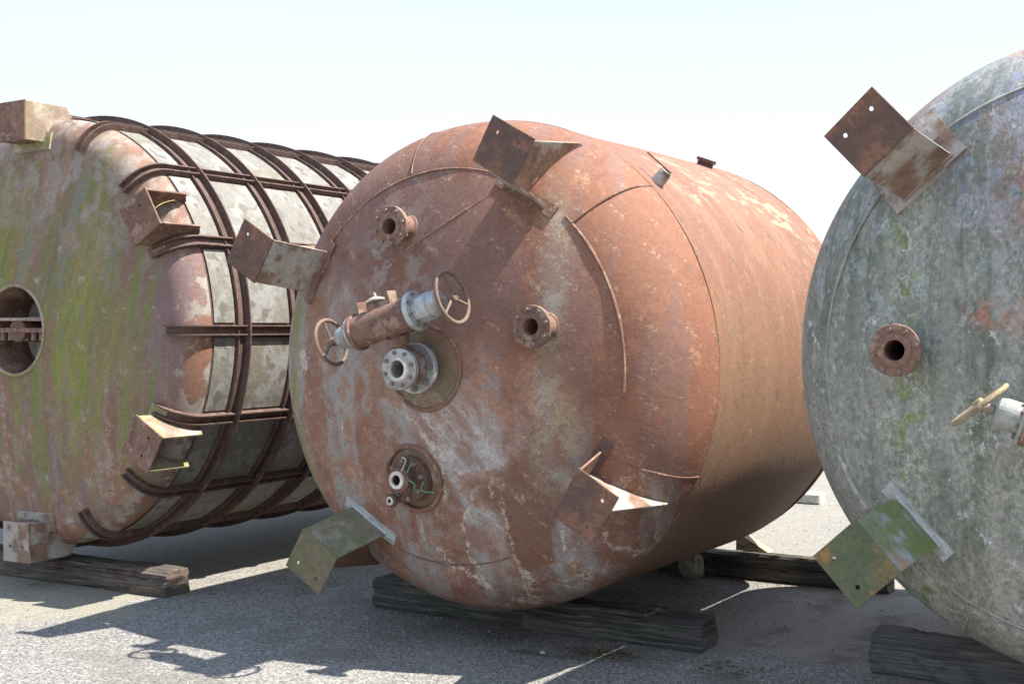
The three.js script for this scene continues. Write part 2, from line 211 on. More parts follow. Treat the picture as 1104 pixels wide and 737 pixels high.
const M = {
  rustDark: mat(generic([0.105, 0.062, 0.05], [0.15, 0.078, 0.055], 0.5, [0.25, 0.12, 0.07], 0.13), 0.0015, 0.8),
  rustMid: mat(generic([0.20, 0.115, 0.085], [0.145, 0.08, 0.062], 0.6, [0.33, 0.24, 0.18], 0.31), 0.0015, 0.85),
  rustGrey: mat(generic([0.34, 0.31, 0.28], [0.22, 0.14, 0.10], 0.7, [0.13, 0.08, 0.06], 0.47), 0.0015, 0.85),
  mossSteel: mat(generic([0.22, 0.215, 0.16], [0.30, 0.29, 0.22], 0.5, [0.24, 0.15, 0.10], 0.59, { moss: [0.19, 0.21, 0.085] }), 0.0015, 0.9),
  mossBrown: mat(generic([0.235, 0.175, 0.135], [0.33, 0.27, 0.21], 0.5, [0.40, 0.36, 0.29], 0.67, { moss: [0.24, 0.235, 0.09] }), 0.0015, 0.9),
  mossBlue: mat(generic([0.175, 0.20, 0.11], [0.285, 0.32, 0.32], 0.7, [0.30, 0.165, 0.08], 0.71, { moss: [0.135, 0.19, 0.06] }), 0.0015, 0.88),
  ribBrown: mat(generic([0.115, 0.07, 0.058], [0.08, 0.048, 0.04], 0.4, [0.19, 0.14, 0.105], 0.83), 0.0012, 0.8),
  silver: mat(generic([0.42, 0.44, 0.46], [0.32, 0.33, 0.34], 0.5, [0.22, 0.15, 0.12], 0.19), 0.0006, 0.5, { metalness: 0.35 }),
  wheel: mat(generic([0.135, 0.085, 0.066], [0.20, 0.135, 0.10], 0.5, [0.09, 0.06, 0.05], 0.27), 0.001, 0.7),
  wheelPale: mat(generic([0.30, 0.26, 0.16], [0.22, 0.15, 0.10], 0.5, [0.36, 0.32, 0.22], 0.29), 0.001, 0.75),
  valveGrey: mat(generic([0.27, 0.285, 0.27], [0.36, 0.37, 0.35], 0.5, [0.17, 0.16, 0.12], 0.35), 0.001, 0.7),
  legOlive: mat(generic([0.165, 0.15, 0.105], [0.215, 0.20, 0.155], 0.5, [0.15, 0.10, 0.07], 0.57, { moss: [0.135, 0.145, 0.075] }), 0.0015, 0.9),
  footOlive: mat(generic([0.155, 0.12, 0.085], [0.125, 0.125, 0.07], 0.5, [0.20, 0.17, 0.12], 0.63, { moss: [0.12, 0.12, 0.06] }), 0.0015, 0.9),
  footDarkGreen: mat(generic([0.105, 0.115, 0.065], [0.165, 0.13, 0.065], 0.85, [0.30, 0.155, 0.05], 0.73, { moss: [0.085, 0.11, 0.06] }), 0.0015, 0.88),
  bolt: mat(generic([0.15, 0.10, 0.085], [0.30, 0.25, 0.22], 0.5, [0.10, 0.06, 0.05], 0.37), 0.001, 0.6),
  white: mat(generic([0.62, 0.60, 0.54], [0.45, 0.42, 0.36], 0.5, [0.25, 0.16, 0.11], 0.43), 0.0006, 0.7),
  weld: mat(generic([0.215, 0.115, 0.082], [0.16, 0.085, 0.062], 0.6, [0.36, 0.25, 0.18], 0.53), 0.002, 0.85),
  weldGrey: mat(generic([0.26, 0.265, 0.25], [0.38, 0.38, 0.37], 0.5, [0.18, 0.17, 0.15], 0.61), 0.002, 0.85),
  paleEdge: mat(generic([0.40, 0.42, 0.42], [0.50, 0.52, 0.53], 0.6, [0.24, 0.23, 0.19], 0.87), 0.0015, 0.85),
  wire: new THREE.MeshStandardMaterial({ color: new THREE.Color(0.10, 0.26, 0.13), roughness: 0.5 }),
  wireYellow: new THREE.MeshStandardMaterial({ color: new THREE.Color(0.30, 0.27, 0.11), roughness: 0.5 }),
};
const panelTiles = [0, 1, 2].map(i => generic([0.18, 0.173, 0.155], [0.235, 0.232, 0.22], 0.85, [0.115, 0.098, 0.08], 0.2 + i * 0.29, i === 2 ? { moss: [0.165, 0.155, 0.115] } : {}));
const panelMats = panelTiles.map(t => mat(t, 0.0012, 0.62));

// ------------------------------------------------------------------ mesh helpers
function triUV(g, ox = 0, oy = 0, size = TILE) {             // box mapped uv in metres
  g = g.index ? g.toNonIndexed() : g; if (!g.attributes.normal) g.computeVertexNormals();
  const p = g.attributes.position, n = g.attributes.normal, uv = new Float32Array(p.count * 2);
  for (let i = 0; i < p.count; i += 3) {
    let nx = 0, ny = 0, nz = 0; for (let k = 0; k < 3; k++) { nx += Math.abs(n.getX(i + k)); ny += Math.abs(n.getY(i + k)); nz += Math.abs(n.getZ(i + k)); }
    for (let k = 0; k < 3; k++) { const x = p.getX(i + k), y = p.getY(i + k), z = p.getZ(i + k); const [a, b] = nx >= ny && nx >= nz ? [z, y] : ny >= nz ? [x, z] : [x, y]; uv[(i + k) * 2] = a / size + ox; uv[(i + k) * 2 + 1] = b / size + oy; }
  }
  g.setAttribute('uv', new THREE.BufferAttribute(uv, 2)); return g;
}
function mesh(name, g, m, parent, mapped = false) {
  const o = new THREE.Mesh(mapped ? g : triUV(g, R0(), R0()), m); o.name = name; o.castShadow = o.receiveShadow = true; parent.add(o); return o;
}
function grp(name, parent) { const o = new THREE.Group(); o.name = name; parent.add(o); return o; }
const taken = {};
function numbered(n) { const k = taken[n] = (taken[n] ?? -1) + 1; return k ? n + '_' + String(k).padStart(3, '0') : n; }
function tag(o, label, category, group, kind) { o.name = numbered(o.name); o.userData = { label, category }; if (group) o.userData.group = group; if (kind) o.userData.kind = kind; return o; }
// a ring or solid turned about z: closed outline of [r, z]
function turned(pts, seg = 24) { const g = new THREE.LatheGeometry(pts.map(([r, z]) => new THREE.Vector2(r, z)), seg); g.rotateX(Math.PI / 2); g.deleteAttribute('normal'); const q = g.toNonIndexed(); q.computeVertexNormals(); return q; }
const disc = (r, z0, z1, seg = 24, hole = 0.0001, b = 0.003) => turned([[hole, z0], [r - b, z0], [r, z0 + b], [r, z1 - b], [r - b, z1], [hole, z1], [hole, z0]].map(([x, z]) => [Math.max(x, 0.0001), z]), seg);
function bev(w, h, d, b = 0.003) {                          // bevelled plate or block, centred
  const s = new THREE.Shape(); s.moveTo(-w / 2 + b, -h / 2 + b); s.lineTo(w / 2 - b, -h / 2 + b); s.lineTo(w / 2 - b, h / 2 - b); s.lineTo(-w / 2 + b, h / 2 - b); s.closePath();
  const g = new THREE.ExtrudeGeometry(s, { depth: d - 2 * b, bevelEnabled: true, bevelThickness: b, bevelSize: b, bevelSegments: 1 }); g.translate(0, 0, -d / 2 + b); return g;
}
const hexGeo = (() => { const g = new THREE.CylinderGeometry(1, 1, 1, 6); g.rotateX(Math.PI / 2); return triUV(g); })();
function bolt(parent, x, y, z, r, h, m = M.bolt) { const o = new THREE.Mesh(hexGeo, m); o.name = 'bolt'; o.castShadow = o.receiveShadow = true; o.position.set(x, y, z); o.scale.set(r, r, h); o.rotation.z = R0() * 1; parent.add(o); return o; }
const boltRing = (parent, n, R, z, r, h, cx = 0, cy = 0, a0 = 0.2, m) => { for (let i = 0; i < n; i++) { const a = a0 + i / n * 2 * Math.PI; bolt(parent, cx + R * Math.cos(a), cy + R * Math.sin(a), z, r, h, m); } };

// torispherical head: z above the tangent line as a function of radius
function dish(R, k, L) {
  const t0 = Math.asin((R - k) / (L - k)), cz = (L - k) * Math.cos(t0), rc = L * Math.sin(t0);
  const z = r => r <= rc ? Math.sqrt(L * L - r * r) - cz : Math.sqrt(Math.max(0, k * k - (r - R + k) ** 2));
  const nrm = r => { const t = r <= rc ? Math.asin(r / L) : Math.asin(clamp((r - R + k) / k)); return [Math.sin(t), Math.cos(t)]; };
  const prof = []; for (let i = 0; i <= 26; i++) { const t = t0 * i / 26; prof.push([L * Math.sin(t), L * Math.cos(t) - cz]); }
  for (let i = 1; i <= 22; i++) { const t = t0 + (Math.PI / 2 - t0) * i / 22; prof.push([R - k + k * Math.sin(t), k * Math.cos(t)]); }
  return { R, k, L, rc, z, nrm, prof, apex: L - cz };
}
const dent = (x, y, z) => 0.0035 * (Math.sin(x * 3.1 + z * 1.7 + 1) * Math.sin(y * 2.7 + 0.5) + 0.6 * Math.sin(x * 6.3 + y * 4.1 + z * 5.2));
function headGeo(ds, r0 = 0, seg = 160, sgn = 1) {
  let pr = ds.prof.filter(q => q[0] > r0 + 0.01); pr.unshift([r0, ds.z(r0)]);
  const pos = [], uv = [], idx = []; let arc = r0;
  pr.forEach(([r, z], i) => {
    if (i) arc += Math.hypot(r - pr[i - 1][0], z - pr[i - 1][1]);
    for (let j = 0; j <= seg; j++) { const a = j / seg * 2 * Math.PI, c = Math.cos(a), s = Math.sin(a), n = ds.nrm(r), w = dent(r * c, r * s, z); pos.push((r + n[0] * w) * c, (r + n[0] * w) * s, sgn * (z + n[1] * w)); uv.push(0.5 + arc * c / 2 / HEADM, 0.5 + arc * s / 2 / HEADM); }
  });
  for (let i = 0; i < pr.length - 1; i++) for (let j = 0; j < seg; j++) { const a = i * (seg + 1) + j, b = a + seg + 1; sgn > 0 ? idx.push(a, b, a + 1, b, b + 1, a + 1) : idx.push(a, a + 1, b, b, a + 1, b + 1); }
  const g = new THREE.BufferGeometry(); g.setAttribute('position', new THREE.Float32BufferAttribute(pos, 3)); g.setAttribute('uv', new THREE.Float32BufferAttribute(uv, 2)); g.setIndex(idx); g.computeVertexNormals(); return g;
}
function pierce(g, holes) {                                  // round openings cut through a head, along z
  const ev = new Evaluator(); ev.useGroups = false; ev.attributes = ['position', 'normal', 'uv']; let A = new Brush(g); A.updateMatrixWorld();
  for (const [x, y, r, seg] of holes) { const c = new THREE.CylinderGeometry(r, r, 2, seg ?? 28); c.rotateX(Math.PI / 2); const B = new Brush(c); B.position.set(x, y, 0.9); B.updateMatrixWorld(); A = ev.evaluate(A, B, HOLLOW_SUBTRACTION); }
  const q = A.geometry.index ? A.geometry.toNonIndexed() : A.geometry, p = q.attributes.position, keep = [];
  for (let i = 0; i < p.count; i += 3) { const x = (p.getX(i) + p.getX(i + 1) + p.getX(i + 2)) / 3, y = (p.getY(i) + p.getY(i + 1) + p.getY(i + 2)) / 3; if (!holes.some(h => Math.hypot(x - h[0], y - h[1]) < h[2] * 0.985)) keep.push(i, i + 1, i + 2); }
  const out = new THREE.BufferGeometry(); for (const n of ['position', 'normal', 'uv']) { const a = q.attributes[n], z = a.itemSize, d = new Float32Array(keep.length * z); keep.forEach((v, i) => { for (let c = 0; c < z; c++) d[i * z + c] = a.array[v * z + c]; }); out.setAttribute(n, new THREE.BufferAttribute(d, z)); }
  return out;
}
function shellGeo(R, len, seg = 160, rows = 24, rep = 1) {
  const pos = [], uv = [], idx = [];
  for (let i = 0; i <= rows; i++) for (let j = 0; j <= seg; j++) { const a = j / seg * 2 * Math.PI, c = Math.cos(a), s = Math.sin(a), z = -len * i / rows, r = R + dent(R * c, R * s, z); pos.push(r * c, r * s, z); uv.push(j / seg * rep, i / rows * len / 2.75); }
  for (let i = 0; i < rows; i++) for (let j = 0; j < seg; j++) { const a = i * (seg + 1) + j, b = a + seg + 1; idx.push(a, b, a + 1, b, b + 1, a + 1); }
  const g = new THREE.BufferGeometry(); g.setAttribute('position', new THREE.Float32BufferAttribute(pos, 3)); g.setAttribute('uv', new THREE.Float32BufferAttribute(uv, 2)); g.setIndex(idx); g.computeVertexNormals(); return g;
}
const surf = (ds, x, y, lift = 0) => { const r = Math.hypot(x, y), n = ds.nrm(r), c = r ? x / r : 1, s = r ? y / r : 0; return new THREE.Vector3(x + n[0] * c * lift, y + n[0] * s * lift, ds.z(r) + n[1] * lift); };
function bead(pts, r, closed = false) {                     // weld bead along points, uneven in thickness
  const c = new THREE.CatmullRomCurve3(pts, closed), n = pts.length * 4, g = new THREE.TubeGeometry(c, n, r, 6, closed);
  const p = g.attributes.position, v = new THREE.Vector3(), q = new THREE.Vector3();
  for (let i = 0; i <= n; i++) { c.getPointAt(Math.min(1, i / n), q); const k = 0.75 + 0.5 * S(TA, i * 0.043, 0.3); for (let j = 0; j <= 6; j++) { const id = i * 7 + j; v.fromBufferAttribute(p, id).sub(q).multiplyScalar(k).add(q); p.setXYZ(id, v.x, v.y, v.z); } }
  g.computeVertexNormals(); return g;
}
const crownBead = (ds, r, a0, a1, th = 0.008) => { const n = Math.ceil(Math.abs(a1 - a0) / 0.07), pts = []; for (let i = 0; i <= n; i++) { const a = a0 + (a1 - a0) * i / n; pts.push(surf(ds, r * Math.cos(a), r * Math.sin(a), 0.001)); } return bead(pts, th); };
const meridian = (ds, a, r0, r1, th = 0.008) => { const pts = []; for (let i = 0; i <= 12; i++) { const r = r0 + (r1 - r0) * i / 12; pts.push(surf(ds, r * Math.cos(a), r * Math.sin(a), 0.001)); } return bead(pts, th); };
function padGeo(ds, r0, r1, w, h = 0.014) {                 // plate bent to the head, radial r0..r1 along local x, width w
  const N = 8, MM = 6, pos = [], idx = [];
  for (const l of [-0.004, h]) for (let i = 0; i <= N; i++) for (let j = 0; j <= MM; j++) { const v = surf(ds, r0 + (r1 - r0) * i / N, -w / 2 + w * j / MM, l); pos.push(v.x, v.y, v.z); }
  const K = (N + 1) * (MM + 1), q = (a, b, c, d) => idx.push(a, b, c, a, c, d), id = (l, i, j) => l * K + i * (MM + 1) + j;
  for (let i = 0; i < N; i++) for (let j = 0; j < MM; j++) q(id(1, i, j), id(1, i + 1, j), id(1, i + 1, j + 1), id(1, i, j + 1));
  for (let i = 0; i < N; i++) { q(id(0, i, 0), id(0, i + 1, 0), id(1, i + 1, 0), id(1, i, 0)); q(id(0, i + 1, MM), id(0, i, MM), id(1, i, MM), id(1, i + 1, MM)); }
  for (let j = 0; j < MM; j++) { q(id(0, 0, j + 1), id(0, 0, j), id(1, 0, j), id(1, 0, j + 1)); q(id(0, N, j), id(0, N, j + 1), id(1, N, j + 1), id(1, N, j)); }
  const g = new THREE.BufferGeometry(); g.setAttribute('position', new THREE.Float32BufferAttribute(pos, 3)); g.setIndex(idx); const n = g.toNonIndexed(); n.computeVertexNormals(); return n;
}
function endPlate(w, h, t, holes) {                         // in local x (radial) and y (tangential)
  const s = new THREE.Shape(), b = 0.002; s.moveTo(-w / 2, -h / 2); s.lineTo(w / 2, -h / 2); s.lineTo(w / 2, h / 2); s.lineTo(-w / 2, h / 2); s.closePath();
  for (const [x, y, r] of holes) { const p = new THREE.Path(); p.absellipse(x, y, r * 1.15, r, 0, Math.PI * 2, true, 0); s.holes.push(p); }
  return new THREE.ExtrudeGeometry(s, { depth: t - 2 * b, bevelEnabled: true, bevelThickness: b, bevelSize: b, bevelSegments: 1, curveSegments: 16 });
}
function plateXZ(pts, y, t) {                               // plate cut in the x-z plane, thickness along y
  const s = new THREE.Shape(pts.map(([x, z]) => new THREE.Vector2(x, -z))), b = 0.002;
  const g = new THREE.ExtrudeGeometry(s, { depth: t - 2 * b, bevelEnabled: true, bevelThickness: b, bevelSize: b, bevelSegments: 1 }); g.rotateX(Math.PI / 2); g.rotateX(Math.PI); 
  g.computeBoundingBox(); g.translate(0, y - (g.boundingBox.min.y + g.boundingBox.max.y) / 2, 0);
  return g;
}
// leg of the two smooth tanks: foot plate with two holes, a leaning plate square to the radius, a gusset behind it, a pad
function legSmooth(tank, ds, phi, ri, S0, mats, label, padOut = 0.03) {
  const g = grp('support_leg', tank); g.position.y = tank.userData.cy; g.rotation.z = phi;
  const W = 0.25, t = 0.010, rf = ri + 0.095, wf = 0.225, zc = ds.z(ri);
  const e = endPlate(wf, W, t, [[0.055, 0.068, 0.0105], [0.055, -0.068, 0.0105]]); e.translate(rf + wf / 2 - 0.008, 0, S0); mesh('foot_plate', e, mats[0], g);
  const lean = Math.atan2(rf - ri, S0 - zc), len = Math.hypot(rf - ri, S0 - zc) + 0.05, a = bev(t, W - 0.004, len); a.translate(0, 0, len / 2 - 0.05); a.rotateY(lean); a.translate(ri, 0, zc); mesh('inner_plate', a, mats[1], g);
  const pts = [[rf + 0.002, S0 + 0.001], [rf + 0.155, S0 + 0.001]], tip = ds.R - 0.03; pts.push([tip + 0.012, ds.z(tip) + 0.02], [tip, ds.z(tip) - 0.03]);
  const mr = ri + 0.075; for (let r = tip - 0.04; r > mr + 0.04; r -= 0.04) pts.push([r, ds.z(r) - 0.03]);
  for (let k = 0; k <= 8; k++) { const q = k / 8 * Math.PI; pts.push([mr + 0.034 * Math.cos(q), ds.z(mr) - (k % 8 ? 0 : 0.03) + 0.036 * Math.sin(q)]); }
  pts.push([ri + 0.003, zc - 0.03]); mesh('gusset', plateXZ(pts, 0, t), mats[2], g);
  mesh('pad_plate', padGeo(ds, ri - 0.03, ri + padOut, W + 0.11), mats[3] ?? mats[1], g);
  const wb = []; for (let k = 0; k <= 10; k++) wb.push(surf(ds, ri - 0.010, -W / 2 + W * k / 10, 0.016)); mesh('weld_bead', bead(wb, 0.0075), mats[3] ?? mats[1], g);
  if (label) g.userData.label = label; return g;
}
function nozzle(tank, ds, x, y, face, fr, mF, mN, name = 'flanged_nozzle') {
  const g = grp(name, tank); g.position.set(x, tank.userData.cy + y, 0);
  const z0 = ds.z(Math.hypot(x, y)) - 0.06, bo = fr * 0.40;
  mesh('neck', turned([[fr * 0.6, z0], [fr * 0.58, face - 0.03], [bo, face - 0.03], [bo, z0 - 0.3], [0.0001, z0 - 0.3], [0.0001, z0 - 0.31], [fr * 0.6, z0 - 0.31]], 28), mN, g);
  mesh('flange', turned([[bo, face - 0.027], [fr - 0.003, face - 0.027], [fr, face - 0.023], [fr, face - 0.005], [fr - 0.003, face - 0.002], [fr * 0.66, face - 0.002], [fr * 0.64, face + 0.003], [bo, face + 0.003], [bo, face - 0.027]], 36), mF, g);
  boltRing(g, 8, fr * 0.82, face + 0.004, 0.0095, 0.016, 0, 0, 0.25); boltRing(g, 8, fr * 0.82, face - 0.036, 0.0105, 0.018, 0, 0, 0.25);
  const s = surf(ds, x, y); const n = ds.nrm(Math.hypot(x, y)); const tor = new THREE.TorusGeometry(fr * 0.6, 0.009, 6, 28); tor.lookAt(new THREE.Vector3(n[0] * x / Math.hypot(x, y), n[0] * y / Math.hypot(x, y), n[1])); tor.translate(0, 0, s.z + 0.002); mesh('weld_collar', tor, mN, g);
  return g;
}
function along(g, pos, dir) { g.applyQuaternion(new THREE.Quaternion().setFromUnitVectors(new THREE.Vector3(0, 0, 1), dir.clone().normalize())); g.translate(pos.x, pos.y, pos.z); return g; }
function handwheel(parent, pos, dir, r, m) {
  const parts = [new THREE.TorusGeometry(r, 0.0105, 8, 40)]; const hub = disc(0.022, -0.02, 0.02, 14); parts.push(hub.deleteAttribute ? hub : hub);
  for (let i = 0; i < 3; i++) { const s = new THREE.CylinderGeometry(0.007, 0.008, r, 6); s.translate(0, r / 2, 0); s.rotateZ(0.5 + i * 2.0944); parts.push(s); }
  const g = mergeGeometries(parts.map(q => { const n = q.index ? q.toNonIndexed() : q; if (n.attributes.uv) n.deleteAttribute('uv'); return n; })); mesh('handwheel', along(g, pos, dir), m, parent);
}
function valve(tank, ds, c, dir, nozzleMats, label, SV = M.silver, WH = M.wheel, tilt = null) {       // central nozzle with the double ended valve on it
  const cy = tank.userData.cy, n = grp('outlet_nozzle', tank); n.position.y = cy; const ap = ds.apex;
  mesh('neck', disc(0.08, ap - 0.05, ap + 0.09, 32, 0.045), nozzleMats[0], n);
  mesh('back_flange', disc(0.122, ap + 0.06, ap + 0.088, 36, 0.05), SV, n); boltRing(n, 8, 0.100, ap + 0.098, 0.014, 0.028, 0, 0, 0.1);
  mesh('spacer', disc(0.078, ap + 0.088, ap + 0.19, 32, 0.045), SV, n); mesh('clamp_band', disc(0.088, ap + 0.125, ap + 0.155, 32, 0.07), M.rustMid, n);
  mesh('front_flange', disc(0.100, ap + 0.185, ap + 0.212, 36, 0.042), SV, n); boltRing(n, 8, 0.080, ap + 0.217, 0.010, 0.014, 0, 0, 0.3);
  mesh('sight_ring', turned([[0.042, ap + 0.212], [0.062, ap + 0.212], [0.058, ap + 0.226], [0.042, ap + 0.226], [0.042, ap + 0.212]], 30), M.white, n); mesh('plug', disc(0.044, ap + 0.10, ap + 0.12, 24), M.rustMid, n);
  mesh('recess_rim', new THREE.TorusGeometry(0.205, 0.012, 8, 48).translate(0, 0, ds.z(0.205)), nozzleMats[1], n);
  const v = grp('valve', tank); v.position.y = cy; if (label) v.userData.label = label;
  const q = dir.clone().normalize(), at = t => c.clone().addScaledVector(q, t), A = (name, g, m) => mesh(name, along(g, c, q), m, v);
  A('body', turned([[0.0001, -0.205], [0.074, -0.205], [0.078, -0.2], [0.078, 0.14], [0.0001, 0.14]], 32), nozzleMats[2]);
  A('left_collar', disc(0.09, -0.222, -0.2, 32), M.rustMid); A('right_flange', disc(0.097, 0.135, 0.162, 36), SV); A('left_flange', disc(0.085, -0.238, -0.222, 36), SV);
  A('left_bonnet', turned([[0.0001, -0.33], [0.034, -0.33], [0.05, -0.322], [0.056, -0.30], [0.058, -0.238], [0.0001, -0.238]], 28), SV);
  A('right_bonnet', turned([[0.0001, 0.162], [0.066, 0.162], [0.066, 0.245], [0.060, 0.25], [0.058, 0.29], [0.045, 0.298], [0.0001, 0.298]], 28), SV);
  A('spindle', disc(0.016, -0.40, -0.33, 12), M.bolt); A('spindle', disc(0.016, 0.298, 0.375, 12), M.bolt);
  handwheel(v, at(-0.385), tilt ?? q, 0.112, WH); handwheel(v, at(0.362), q, 0.122, WH);
  const e1 = new THREE.Vector3(0, 0, 1), e2 = new THREE.Vector3().crossVectors(e1, q).normalize(), e3 = new THREE.Vector3().crossVectors(q, e2).normalize();
  for (const [t, R, z] of [[0.168, 0.082, 1], [-0.243, 0.071, -1]]) for (let i = 0; i < 8; i++) { const a = 0.3 + i * Math.PI / 4, b = at(t).addScaledVector(e2, R * Math.cos(a)).addScaledVector(e3, R * Math.sin(a)); const o = bolt(v, b.x, b.y, b.z, 0.009, 0.014); o.quaternion.setFromUnitVectors(new THREE.Vector3(0, 0, 1), q); }
  // branch down to the nozzle
  const base = new THREE.Vector3(0, 0, ap + 0.14), up = c.clone().sub(base), foot = base.clone().addScaledVector(up.clone().normalize(), 0.07), len = c.distanceTo(foot);
  mesh('branch', along(disc(0.036, 0, len, 20), foot, up), M.rustMid, v); mesh('branch_collar', along(disc(0.056, len * 0.30, len * 0.55, 24), foot, up), nozzleMats[2], v);
  // drain cock and lugs on top of the body
  const side = e2.clone(); if (side.y < 0) side.negate(); const tb = at(-0.07);
  mesh('cock_stem', along(disc(0.012, 0.07, 0.155, 12), tb, side), M.bolt, v); mesh('cock_wheel', along(turned([[0.0001, 0.118], [0.02, 0.118], [0.046, 0.112], [0.048, 0.12], [0.02, 0.132], [0.0001, 0.132]], 24), tb, side), M.white, v);
  for (const t of [-0.16, 0.03]) mesh('lug', along(bev(0.012, 0.05, 0.07).translate(0, 0, 0.10), at(t), side), M.rustMid, v);
}
function tankGroup(name, C, R, cy) { const g = new THREE.Group(); g.name = name; g.position.set(C[0], 0, C[2]); g.rotation.y = -YAW; scene.add(g); g.userData.cy = cy; return g; }
function raise(o, cy) { o.position.y = cy; return o; }

// ------------------------------------------------------------------ ground
const GX0 = -4.3, GX1 = 4.3, GZ0 = -9.3, GZ1 = -4.4;
const asphalt = (o, X, Z) => {                              // 4 m repeat
  const a = S(TA, X * 0.25, Z * 0.25), b = S(TB, X * 0.5, Z * 0.5), c = S(TC, X * 1.75, Z * 1.75), g = S(TF, X * 1.5, Z * 1.5), h = S(TG, X * 2.5, Z * 2.5), k = S(TF, X * 4.25 + 0.3, Z * 4.25);
  set(o, [0.185, 0.180, 0.172]); mx(o, [0.225, 0.217, 0.205], sst(0.4, 0.65, a * 0.5 + b * 0.5)); mx(o, [0.155, 0.152, 0.148], 0.6 * sst(0.5, 0.7, c * 0.5 + b * 0.5));
  const q = h * 0.5 + g * 0.2 + k * 0.3; mul(o, 0.35 + 1.3 * q); mx(o, [0.42, 0.41, 0.39], 0.85 * sst(0.56, 0.70, q)); mx(o, [0.06, 0.06, 0.06], 0.75 * sst(0.44, 0.32, q));
  o[3] = q; return a;
};
const tYard = paint(2048, 2048, (u, v, o) => {
  const X = GX0 + (GX1 - GX0) * u, Z = GZ1 + (GZ0 - GZ1) * v; asphalt(o, X, Z);
  const p = (X + 0.096) * P.x + (Z + 6.826) * P.z, s = (X + 0.096) * D.x + (Z + 6.826) * D.z;   // tank axes on the ground
  const b = S(TB, X * 0.8, Z * 0.8), c = S(TA, X * 2.1, Z * 2.1), a = S(TC, X * 0.22, Z * 0.22);
  // pale smooth slab left, worn smooth lane right
  const slab = sst(-2.05, -2.45, p + 0.5 * (b - 0.5) + 0.3 * (c - 0.5)) * sst(-1.15, -0.75, s + 0.5 * (b - 0.5)) * sst(0.2, -0.15, s + p * 0.1 + 0.5 * (b - 0.5)); mx(o, [0.25, 0.235, 0.175], slab * (0.5 + 0.4 * c));
  mx(o, [0.235, 0.215, 0.18], (0.35 + 0.3 * b) * sst(-8.3, -9.1, Z)); const lane = sst(0.5, 1.1, p + (a - 0.5) * 0.5) * sst(0.2, 0.8, s + (b - 0.5)); mx(o, [0.27, 0.25, 0.215], lane * (0.5 + 0.4 * c));
  const trk = (Math.exp(-(((p - 1.62 - 0.06 * Math.sin(s * 2)) / 0.10) ** 2)) + Math.exp(-(((p - 1.22) / 0.09) ** 2))) * sst(-0.2, 0.6, s) * sst(0.42, 0.62, b * 0.5 + c * 0.5); mx(o, [0.085, 0.075, 0.06], trk * 0.6);
  // leaf mould and damp dirt in patches by the beam
  const mould = (blob(p, s, 0.62, 0.02, 0.16, 0.08, 0.3) + blob(p, s, 0.35, -0.12, 0.22, 0.05, 0.1) + 0.7 * blob(p, s, 1.35, 0.0, 0.25, 0.12)) * sst(0.42, 0.58, c * 0.6 + b * 0.4); mx(o, [0.085, 0.075, 0.045], clamp(mould * 1.3) * 0.8);
  mx(o, [0.12, 0.11, 0.095], 0.4 * sst(0.62, 0.72, b * 0.5 + a * 0.5));
  // cracks
  const ck = Math.abs(S(TA, X * 0.21 + 0.4, Z * 0.21) - 0.5), ck2 = Math.abs(S(TB, X * 0.17, Z * 0.19 + 0.2) - 0.47); mx(o, [0.05, 0.048, 0.045], 0.75 * sst(0.004, 0.0012, Math.min(ck, ck2)) * sst(-6.6, -8, Z) * sst(-9.3, -8.9, Z));
});
const tFar = paint(1024, 1024, (u, v, o) => { asphalt(o, u * 4, v * 4); const b = S(TB, u * 3, v * 3); mx(o, [0.235, 0.215, 0.18], 0.35 + 0.3 * b); });
{
  const far = new THREE.PlaneGeometry(1600, 1600); far.rotateX(-Math.PI / 2); const uv = far.attributes.uv; for (let i = 0; i < uv.count; i++) uv.setXY(i, uv.getX(i) * 1600 / 4, uv.getY(i) * 1600 / 4);
  const g = mesh('ground', far, mat(tFar, 0.004, 0.95), scene, true); g.position.y = -0.005; g.userData.kind = 'structure';
  const near = new THREE.PlaneGeometry(GX1 - GX0, GZ1 - GZ0); near.rotateX(-Math.PI / 2); near.translate((GX0 + GX1) / 2, 0, (GZ0 + GZ1) / 2);
  const p = near.attributes.position, u2 = near.attributes.uv; for (let i = 0; i < p.count; i++) u2.setXY(i, (p.getX(i) - GX0) / (GX1 - GX0), (p.getZ(i) - GZ1) / (GZ0 - GZ1));
  mesh('asphalt_yard', near, mat(tYard, 0.005, 0.95), scene, true).userData.kind = 'structure';
}

